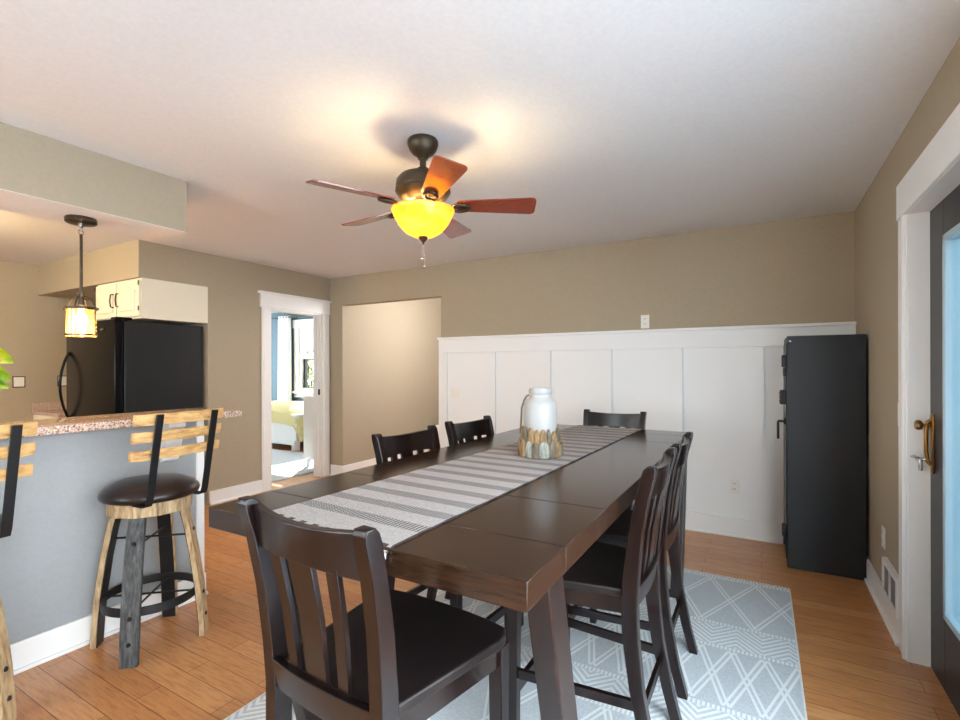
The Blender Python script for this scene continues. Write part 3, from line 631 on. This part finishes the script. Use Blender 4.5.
MB().tube([(.165, 3.834, 1.50), (.165, 3.829, 1.50)], .005, 8).build('rivet', steel, sf)
# ---------------------------------------------------------------- rug
ruglen, rugwid = 2.95, 1.9
rug = thing('area_rug', 'blue grey woven rug with white diamond pattern under the table', 'rug', (.145, 3.445, 0))
m = MB(); m.box(.145-rugwid, .145, 3.445-ruglen, 3.445, 0.0005, .0098, .003); m.build('rug_field', rugm, rug)
fringe_m = Mat('white_rug_fringe', (226, 226, 222), .95); f = fringe_m.noise(fringe_m.coords(), 90); fringe_m.bump(f, .4, .003)
m = MB()
k = 0; xx = .145-rugwid+.008
while xx < .143:
    m.box(xx, xx+.011, 3.441, 3.462 + .003*math.sin(xx*97), .001, .009, .002, 1); xx += .0165
m.build('fringe', fringe_m, rug)
m = MB(); m.box(.137, .148, 3.445-ruglen, 3.445, .001, .0098, .003); m.build('binding', fringe_m, rug); MB().box(.142-rugwid, .153-rugwid, 3.445-ruglen, 3.445, .001, .0098, .003).build('binding', fringe_m, rug)
RZ = .0105
# ---------------------------------------------------------------- dining table
TX0, TX1, TY0, TY1, TZ = -1.445, -.396, .871, 3.40, .914
tb = thing('dining_table', 'long dark espresso counter height dining table in the middle', 'table', ((TX0+TX1)/2, (TY0+TY1)/2, RZ))
seams = [TY0, 1.09, 1.433, 2.86, 3.19, TY1]
for i, (a, b) in enumerate(zip(seams, seams[1:])):
    MB().box(TX0, TX1, a+.0008, b-.0008, .852, TZ, .003).build('top_section', tablex, tb)
MB().box(TX0+.09, TX1-.09, TY0+.12, TY0+.145, .79, .852, .002).build('apron', tablel, tb)
MB().box(TX0+.09, TX1-.09, TY1-.145, TY1-.12, .79, .852, .002).build('apron', tablel, tb)
for x in (TX0+.10, TX1-.125): MB().box(x, x+.025, TY0+.13, TY1-.13, .79, .852, .002).build('apron', tablel, tb)
for sx in (0, 1):
    for sy in (0, 1):
        secs = []
        for z, sp_ in ((RZ+.001, .22), (.852, 0)):              # legs lean in towards the middle at the foot
            xo = (TX1-.001-.06) if sx else (TX0+.001)
            yo = (TY0+.115+sp_) if sy == 0 else (TY1-.115-.09-sp_)
            secs.append([(xo, yo, z), (xo+.06, yo, z), (xo+.06, yo+.09, z), (xo, yo+.09, z)])
        MB().sweep(secs, .004).build('leg', tablel, tb)
# runner
def runner():
    b = bmesh.new(); uvl = b.loops.layers.uv.new('UVMap')
    nl = Vector((-1.235, .885, 0)); nr = Vector((-.742, .848, 0)); fr_ = Vector((-.690, 3.425, 0)); fl_ = Vector((-1.135, 3.40, 0))
    N, M = 60, 10; L = 2.56; Wd = .49; z0 = TZ+.0035
    g = []
    for i in range(N+1):
        row = []
        for j in range(M+1):
            q, r = i/N, j/M
            p = (nl*(1-r)+nr*r)*(1-q) + (fl_*(1-r)+fr_*r)*q
            z = z0 + .0006*math.sin(i*1.7)*math.sin(j*1.1)
            if p.y < TY0-.002: z = z0 - (TY0-.002-p.y)*.55; p.y = TY0 - .006 - (TY0-.002-p.y)*.25
            if p.y > TY1+.002: z = z0 - (p.y-TY1-.002)*.5
            row.append((b.verts.new((p.x, p.y, z)), (r*Wd, q*L)))
        g.append(row)
    for i in range(N):
        for j in range(M):
            c4 = [g[i][j], g[i][j+1], g[i+1][j+1], g[i+1][j]]; f = b.faces.new([c[0] for c in c4])
            for lo, c in zip(f.loops, c4): lo[uvl].uv = c[1]
    bmesh.ops.solidify(b, geom=b.faces[:], thickness=-.004)
    bmesh.ops.recalc_face_normals(b, faces=b.faces[:])
    return b
rn = thing('table_runner', 'grey and white striped woven runner along the table', 'table runner', (-.95, 2.1, TZ))
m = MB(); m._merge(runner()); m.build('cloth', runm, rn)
m = MB()
for i in range(34):
    q = i/33; p = Vector((-1.233, .885, 0))*(1-q) + Vector((-.745, .848, 0))*q
    inside = p.y > TY0+.012
    z = TZ+.004 if inside else TZ-.004
    y1_ = p.y-.018
    if inside: m.tube([(p.x, p.y+.004, z), (p.x+random.uniform(-.005, .005), y1_, z)], .0025, 5)
    else: m.tube([(p.x, TY0-.009, TZ-.006), (p.x+random.uniform(-.004, .004), TY0-.012, TZ-.028-random.uniform(0, .008))], .0025, 5)
    p = Vector((-1.133, 3.40, 0))*(1-q) + Vector((-.692, 3.425, 0))*q
    m.tube([(p.x, p.y-.004, TZ-.004), (p.x+random.uniform(-.005, .005), p.y+.012, TZ-.010)], .0035, 5)
m.build('fringe', fringe_m, rn)
# ---------------------------------------------------------------- vase with driftwood pieces
VX, VY, VZ = -.896, 2.125, TZ+.0085
vs = thing('vase', 'white ceramic jar ringed with driftwood pieces on the table runner', 'vase', (VX, VY, VZ))
prof = [(0, 0), (.072, 0), (.078, .01), (.078, .2), (.076, .235), (.066, .258), (.05, .268), (.047, .276), (.047, .282), (.053, .287), (.054, .30), (.05, .312), (.044, .312), (.042, .29), (.044, .27), (.07, .24), (.07, .012), (0, .012)]
MB().lathe(VX, VY, [(r, VZ+z) for r, z in prof], 48).build('jar', ceramic, vs)
dm = [drift, drift, drift2, drift3, drift]
def chip(ang, r, z0, h, w, mt):
    ca, sa = math.cos(ang), math.sin(ang); secs = []
    for q, ww, th in ((0, .75, .8), (.15, .95, 1), (.5, 1, 1.1), (.8, .8, .9), (.94, .45, .6), (1, .12, .25)):
        ring = []
        for k in range(8):
            a_ = 2*PI*k/8; lx = w*ww*math.cos(a_); ld = .009*th*math.sin(a_)
            ring.append((VX + (r+ld)*ca - lx*sa, VY + (r+ld)*sa + lx*ca, VZ + z0 + h*q))
        secs.append(ring)
    MB().sweep(secs).build('driftwood_piece', mt, vs)
for k in range(18): chip(2*PI*k/18 + random.uniform(-.05, .05), .084, .03, random.uniform(.085, .115), random.uniform(.014, .020), random.choice(dm))
for k in range(16): chip(2*PI*(k+.5)/16 + random.uniform(-.05, .05), .097, .0, random.uniform(.062, .092), random.uniform(.018, .026), random.choice(dm))
aa = math.radians(205)
ca, sa = math.cos(aa), math.sin(aa)
MB().tube([(VX+(r+.003)*ca, VY+(r+.003)*sa, VZ+z) for r, z in ((.048, .28), (.06, .275), (.072, .255), (.083, .22), (.086, .16), (.09, .1))], .0045, 8).build('strap', twine, vs)
# ---------------------------------------------------------------- dining chairs
def make_chair(label):
    t_ = thing('dining_chair', label, 'chair', (0, 0, 0), 'counter height dining chairs')
    hw_f, hw_b = .234, .177
    def hw(z): return hw_b - .001 + .022*max(0, (z-.5)/.5)          # the back widens a little towards the top
    # seat: rounded trapezoid
    pl = [(-hw_b, -.20), (hw_b, -.20), (hw_f, .165), (hw_f-.004, .20), (hw_f-.022, .23)] + [(x, .238 + .012*(1-(x/.19)**2)) for x in (.15, .08, 0, -.08, -.15)] + [(-hw_f+.022, .23), (-hw_f+.004, .20), (-hw_f, .165)]
    MB().prism(pl, 'z', .584, .612, .006).build('seat', seatw, t_)
    for s in (-1, 1):
        xa, xb = s*(hw_b-.016), s*(hw_f-.022)
        MB().sweep([[(xa-.011, -.19, .530), (xa+.011, -.19, .530), (xa+.011, -.19, .585), (xa-.011, -.19, .585)], [(xb-.011, .195, .530), (xb+.011, .195, .530), (xb+.011, .195, .585), (xb-.011, .195, .585)]], .002).build('seat_rail', chairw, t_)
    MB().box(-hw_f+.03, hw_f-.03, .193, .215, .530, .585, .002).build('seat_rail', chairw, t_)
    def crest(z0, z1, ya, bow, th, hx, name, nseg=14, hump=0.0, sag=0.0):
        secs = []
        for i in range(nseg+1):
            q = -1+2*i/nseg; x = hx*q; y = ya - bow*(1-q*q); lean = -.14*((z1-z0)); dz = sag*(q*q)
            secs.append([(x, y-th/2, z0-dz), (x, y+th/2, z0-dz), (x, y+th/2+lean, z1 - hump*(1-q*q)), (x, y-th/2+lean, z1 - hump*(1-q*q))])
        return MB().sweep(secs, .003).build(name, chairw, t_)
    crest(.555, .628, -.205, .010, .022, hw(.6)-.012, 'lower_back_rail')
    crest(.905, 1.003, -.236, .026, .022, hw(.96)-.008, 'crest_rail', hump=.010, sag=.006)
    for x, w in ((0, .036), (-.088, .0165), (.088, .0165)):
        q = x/hw_b; y0_, y1_ = -.207 - .010*(1-q*q), -.240 - .026*(1-q*q)
        MB().sweep([[(x*k-w*k, y_-.007, z), (x*k+w*k, y_-.007, z), (x*k+w*k, y_+.007, z), (x*k-w*k, y_+.007, z)]
                    for z, y_, k in ((.622, y0_, .96), (.78, (y0_+y1_)/2+.004, 1.03), (.915, y1_, 1.1))], .002).build('back_slat', chairw, t_)
    prof_ = [(.0, -.286, .036), (.12, -.254, .038), (.30, -.218, .043), (.46, -.200, .049), (.56, -.197, .051), (.66, -.203, .049), (.80, -.219, .044), (.92, -.242, .041), (.985, -.259, .042), (1.004, -.264, .038), (1.016, -.268, .024)]
    for s in (-1, 1):
        MB().sweep([[(s*hw(z)-.019, y-d/2, z), (s*hw(z)+.019, y-d/2, z), (s*hw(z)+.019, y+d/2, z), (s*hw(z)-.019, y+d/2, z)] for z, y, d in prof_], .003).build('leg', chairw, t_)
        xf = s*(hw_f-.024)
        MB().sweep([[(xf-w, .197-w, z), (xf+w, .197-w, z), (xf+w, .197+w, z), (xf-w, .197+w, z)] for z, w in ((0, .016), (.585, .021))], .003).build('leg', chairw, t_)
        xa = s*(hw_b-.002)
        MB().sweep([[(p-.009, y, z-.016), (p+.009, y, z-.016), (p+.009, y, z+.016), (p-.009, y, z+.016)] for p, y, z in ((xa, -.222, .25), (xf, .197, .25))], .002).build('stretcher', chairw, t_)
    MB().box(-hw_f+.03, hw_f-.03, .187, .207, .165, .205, .003).build('foot_rail', chairw, t_)
    MB().box(-hw_b+.01, hw_b-.01, -.236, -.220, .20, .235, .002).build('stretcher', chairw, t_)
    return t_
ch0 = make_chair('dark slat back chair at the near end of the table')
ch0.location = (-.834, .980, RZ); ch0.rotation_euler = (0, 0, math.radians(-4))
for (x, y, rz, lab) in ((-.560, 1.765, PI/2, 'dark chair on the right side of the table, next to the near end'),
                        (-.560, 2.285, PI/2, 'dark chair on the right side of the table, nearer the black safe'),
                        (-1.258, 1.90, -PI/2-.07, 'left one of the two dark chair backs along the far left table edge'),
                        (-1.258, 2.50, -PI/2-.07, 'right one of the two dark chair backs along the far left table edge'),
                        (-.900, 3.205, PI, 'dark chair at the far end of the table by the wainscot')):
    c_ = copy_tree(ch0); c_.location = (x, y, RZ); c_.rotation_euler = (0, 0, rz); c_['label'] = lab
# ---------------------------------------------------------------- barrel stools
def make_stool(label):
    t_ = thing('bar_stool', label, 'bar stool', (0, 0, 0), 'barrel stave bar stools')
    MB().lathe(0, 0, [(0, .80), (.07, .797), (.14, .785), (.185, .765), (.205, .745), (.21, .73), (.205, .715), (.195, .708), (0, .708)], 56).build('seat', leather, t_)
    ap = []
    for k in range(12):
        ap.append((.178*math.cos(2*PI*(k+.5)/12), .178*math.sin(2*PI*(k+.5)/12)))
    MB().prism(ap, 'z', .642, .707, .003).build('seat_ring', barrel, t_)
    for k in range(4):
        a_ = PI/4 + k*PI/2 + math.radians(2); ca, sa = math.cos(a_), math.sin(a_)
        def sec(r, z, w, t0, t1): return [((r+d)*ca - s_*w*sa, (r+d)*sa + s_*w*ca, z) for s_, d in ((-1, t0), (1, t0), (1, t1), (-1, t1))]
        prof_ = [(.235, 0, .036), (.228, .12, .037), (.214, .26, .038), (.192, .42, .037), (.166, .56, .035), (.142, .66, .033), (.138, .69, .033)]
        lg = MB().sweep([sec(r, z, w, -.012, .012) for r, z, w in prof_], .002).build('leg', greyw if k == 3 else barrel, t_)
        if k == 3: lg['label'] = 'grey weathered leg'
        MB().sweep([sec(r, z, w*.86, -.016, -.0125) for r, z, w in prof_], 0).build('inner_strap', bmetal, lg)
        for rr, zz in ((.2415, .10), (.231, .21), (.187, .53)):
            MB().lathe(0, 0, [(0, 0), (.010, 0), (.008, .006), (0, .008)], 12, Matrix.Translation((rr*ca, rr*sa, zz)) @ Matrix.Rotation(a_, 4, 'Z') @ Matrix.Rotation(PI/2, 4, 'Y')).build('bolt', bmetal, lg)
    MB().lathe(0, 0, [(.196, .205), (.202, .205), (.202, .245), (.196, .245), (.196, .205)], 48).build('foot_ring', bmetal, t_)
    for a_ in (PI/4, 3*PI/4):
        c_, s_ = math.cos(a_), math.sin(a_)
        for r_, z_ in ((.2, .225), (.165, .505)): MB().tube([(-r_*c_, -r_*s_, z_), (r_*c_, r_*s_, z_)], .005, 8).build('cross_rod', bmetal, t_)
    ck, sk = math.cos(math.radians(10)), math.sin(math.radians(10))
    def T(p): return (p[0]*ck - p[1]*sk, p[0]*sk + p[1]*ck, p[2])
    # back: two flat straps on the +x side with three slats
    for y in (-.135, .135):
        pts = [(.10, .703), (.172, .703), (.192, .708), (.203, .735), (.216, .80), (.245, .95), (.279, 1.125)]
        secs = []
        for i, (x, z) in enumerate(pts):
            a0 = Vector(pts[max(0, i-1)]); a1 = Vector(pts[min(len(pts)-1, i+1)]); d = (a1-a0).normalized(); nrm = Vector((d.y, -d.x))*.004
            secs.append([(x-nrm.x, y-.016, z-nrm.y), (x-nrm.x, y+.016, z-nrm.y), (x+nrm.x, y+.016, z+nrm.y), (x+nrm.x, y-.016, z+nrm.y)])
        secs = [[T(p) for p in q_] for q_ in secs]
        MB().sweep(secs, .001).build('back_strap', bmetal, t_)
    for z0, h in ((1.078, .050), (1.000, .047), (.920, .045)):
        zc = z0+h/2; xb = .203 + (zc-.735)*.196
        secs = []
        for i in range(11):
            q = -1+.2*i; y = .215*q; bow = .035*q*q
            xo = xb - .006 - bow; j = .002*math.sin(i*2.1+z0*50)
            secs.append([(xo-.022, y, z0+j), (xo-.001, y, z0+j), (xo+.0055, y, z0+h+j), (xo-.0155, y, z0+h+j)])
        MB().sweep([[T(p) for p in q_] for q_ in secs], .002).build('back_slat', slatw, t_)
    return t_
s0 = make_stool('barrel stool at the end of the bar, nearer the dining table')
s0.location = (-2.605, 1.285, 0); s0.rotation_euler = (0, 0, math.radians(-4))
s1 = copy_tree(s0); s1.location = (-2.615, .545, 0); s1['label'] = 'barrel stool cut off by the left edge of the picture'
# ---------------------------------------------------------------- ceiling fan
FX, FY = -1.428, 1.933
fan = thing('ceiling_fan', 'bronze ceiling fan with cherry blades and lit amber bowl', 'ceiling fan', (FX, FY, 2.44))
MB().lathe(FX, FY, [(0, 2.439), (.070, 2.439), (.075, 2.432), (.075, 2.415), (.071, 2.405), (.066, 2.39), (.05, 2.370), (.03, 2.358), (.024, 2.345), (0, 2.345)], 40).build('canopy', bronze, fan)
MB().tube([(FX, FY, 2.345), (FX, FY, 2.29)], .016, 14).build('downrod', bronze, fan)
MB().lathe(FX, FY, [(0, 2.30), (.028, 2.30), (.03, 2.278), (.075, 2.272), (.112, 2.258), (.130, 2.235), (.133, 2.20), (.130, 2.192), (.135, 2.186), (.130, 2.178), (.118, 2.160), (.098, 2.142), (.06, 2.13), (0, 2.13)], 48).build('motor_housing', bronze, fan)
MB().lathe(FX, FY, [(0, 2.125), (.055, 2.125), (.058, 2.11), (.05, 2.10), (.062, 2.09), (.068, 2.075), (.06, 2.065), (0, 2.065)], 40).build('light_fitter', bronze, fan)
for k in range(5):
    a_ = math.radians(30 + 72*k)
    Rm = Matrix.Translation((FX, FY, 2.118)) @ Matrix.Rotation(a_, 4, 'Z') @ Matrix.Rotation(math.radians(-13), 4, 'X')
    pl = []
    r0, r1, w0, w1 = .165, .548, .046, .070
    def corner(cx, cy, r, a0, a1): return [(cx + r*math.cos(t_), cy + r*math.sin(t_)) for t_ in [a0+(a1-a0)*i/5 for i in range(6)]]
    pl = corner(r1-.025, w1-.025, .025, PI/2, 0) + corner(r1-.025, -w1+.025, .025, 0, -PI/2) + corner(r0+.02, -w0+.02, .02, -PI/2, -PI) + corner(r0+.02, w0-.02, .02, PI, PI/2)
    b = bmesh.new(); A = [b.verts.new((x, y, -.003)) for x, y in pl]; B_ = [b.verts.new((x, y, .003)) for x, y in pl]
    b.faces.new(A); b.faces.new(B_[::-1])
    for i in range(len(pl)): b.faces.new((A[i], B_[i], B_[(i+1) % len(pl)], A[(i+1) % len(pl)]))
    bmesh.ops.recalc_face_normals(b, faces=b.faces[:]); b.transform(Rm)
    m = MB(); m._merge(b); m.build('blade', fanw, fan)
    # blade arm with an open teardrop end
    m = MB()
    loop = [(.185 + .045*math.cos(t_), .030*math.sin(t_)*(1 - .25*math.cos(t_)), -.012) for t_ in [i*2*PI/18 for i in range(18)]]
    m.tube([Rm @ Vector(p) for p in loop], .0075, 8, True)
    m.tube([Rm @ Vector(p) for p in ((.07, 0, -.004), (.10, 0, -.016), (.145, 0, -.012))], [.014, .012, .010], 10)
    m.box(.15, .225, -.014, .014, -.010, -.003, .003, 2, Rm); m.build('blade_arm', bronze, fan)
MB().lathe(FX, FY, [(.148, 2.098), (.152, 2.100), (.154, 2.094), (.148, 2.082), (.138, 2.060), (.118, 2.025), (.088, 1.992), (.052, 1.972), (.012, 1.966), (.012, 1.970), (.05, 1.977), (.085, 1.997), (.114, 2.029), (.134, 2.062), (.148, 2.098)], 56).build('glass_bowl', alab, fan)
MB().lathe(FX, FY, [(0, 1.974), (.02, 1.972), (.024, 1.964), (.016, 1.95), (.006, 1.94), (.004, 1.932), (0, 1.93)], 20).build('finial', bronze, fan)
for k, (dx, dy, L) in enumerate(((-.004, -.004, .065), (.004, .004, .10))):
    m = MB(); z = 1.94
    while z > 1.94-L: m.lathe(FX+dx, FY+dy, [(0, z), (.0022, z-.002), (.0022, z-.004), (0, z-.006)], 8); z -= .0062
    m.lathe(FX+dx, FY+dy, [(0, z), (.006, z-.004), (.008, z-.010), (.005, z-.016), (0, z-.018)], 12)
    m.build('pull_chain', steel, fan)
m = MB()
for k in range(3):
    a_ = math.radians(20+120*k); m.lathe(FX+.07*math.cos(a_), FY+.07*math.sin(a_), [(0, 2.018), (.016, 2.024), (.02, 2.04), (.013, 2.062), (0, 2.064)], 16)
m.build('bulb', bulbm, fan)
for k in range(3):
    a_ = math.radians(80+120*k); lamp('fan_light', (FX+.09*math.cos(a_), FY+.09*math.sin(a_), 2.062), 4.2, (1, .78, .42), .02)
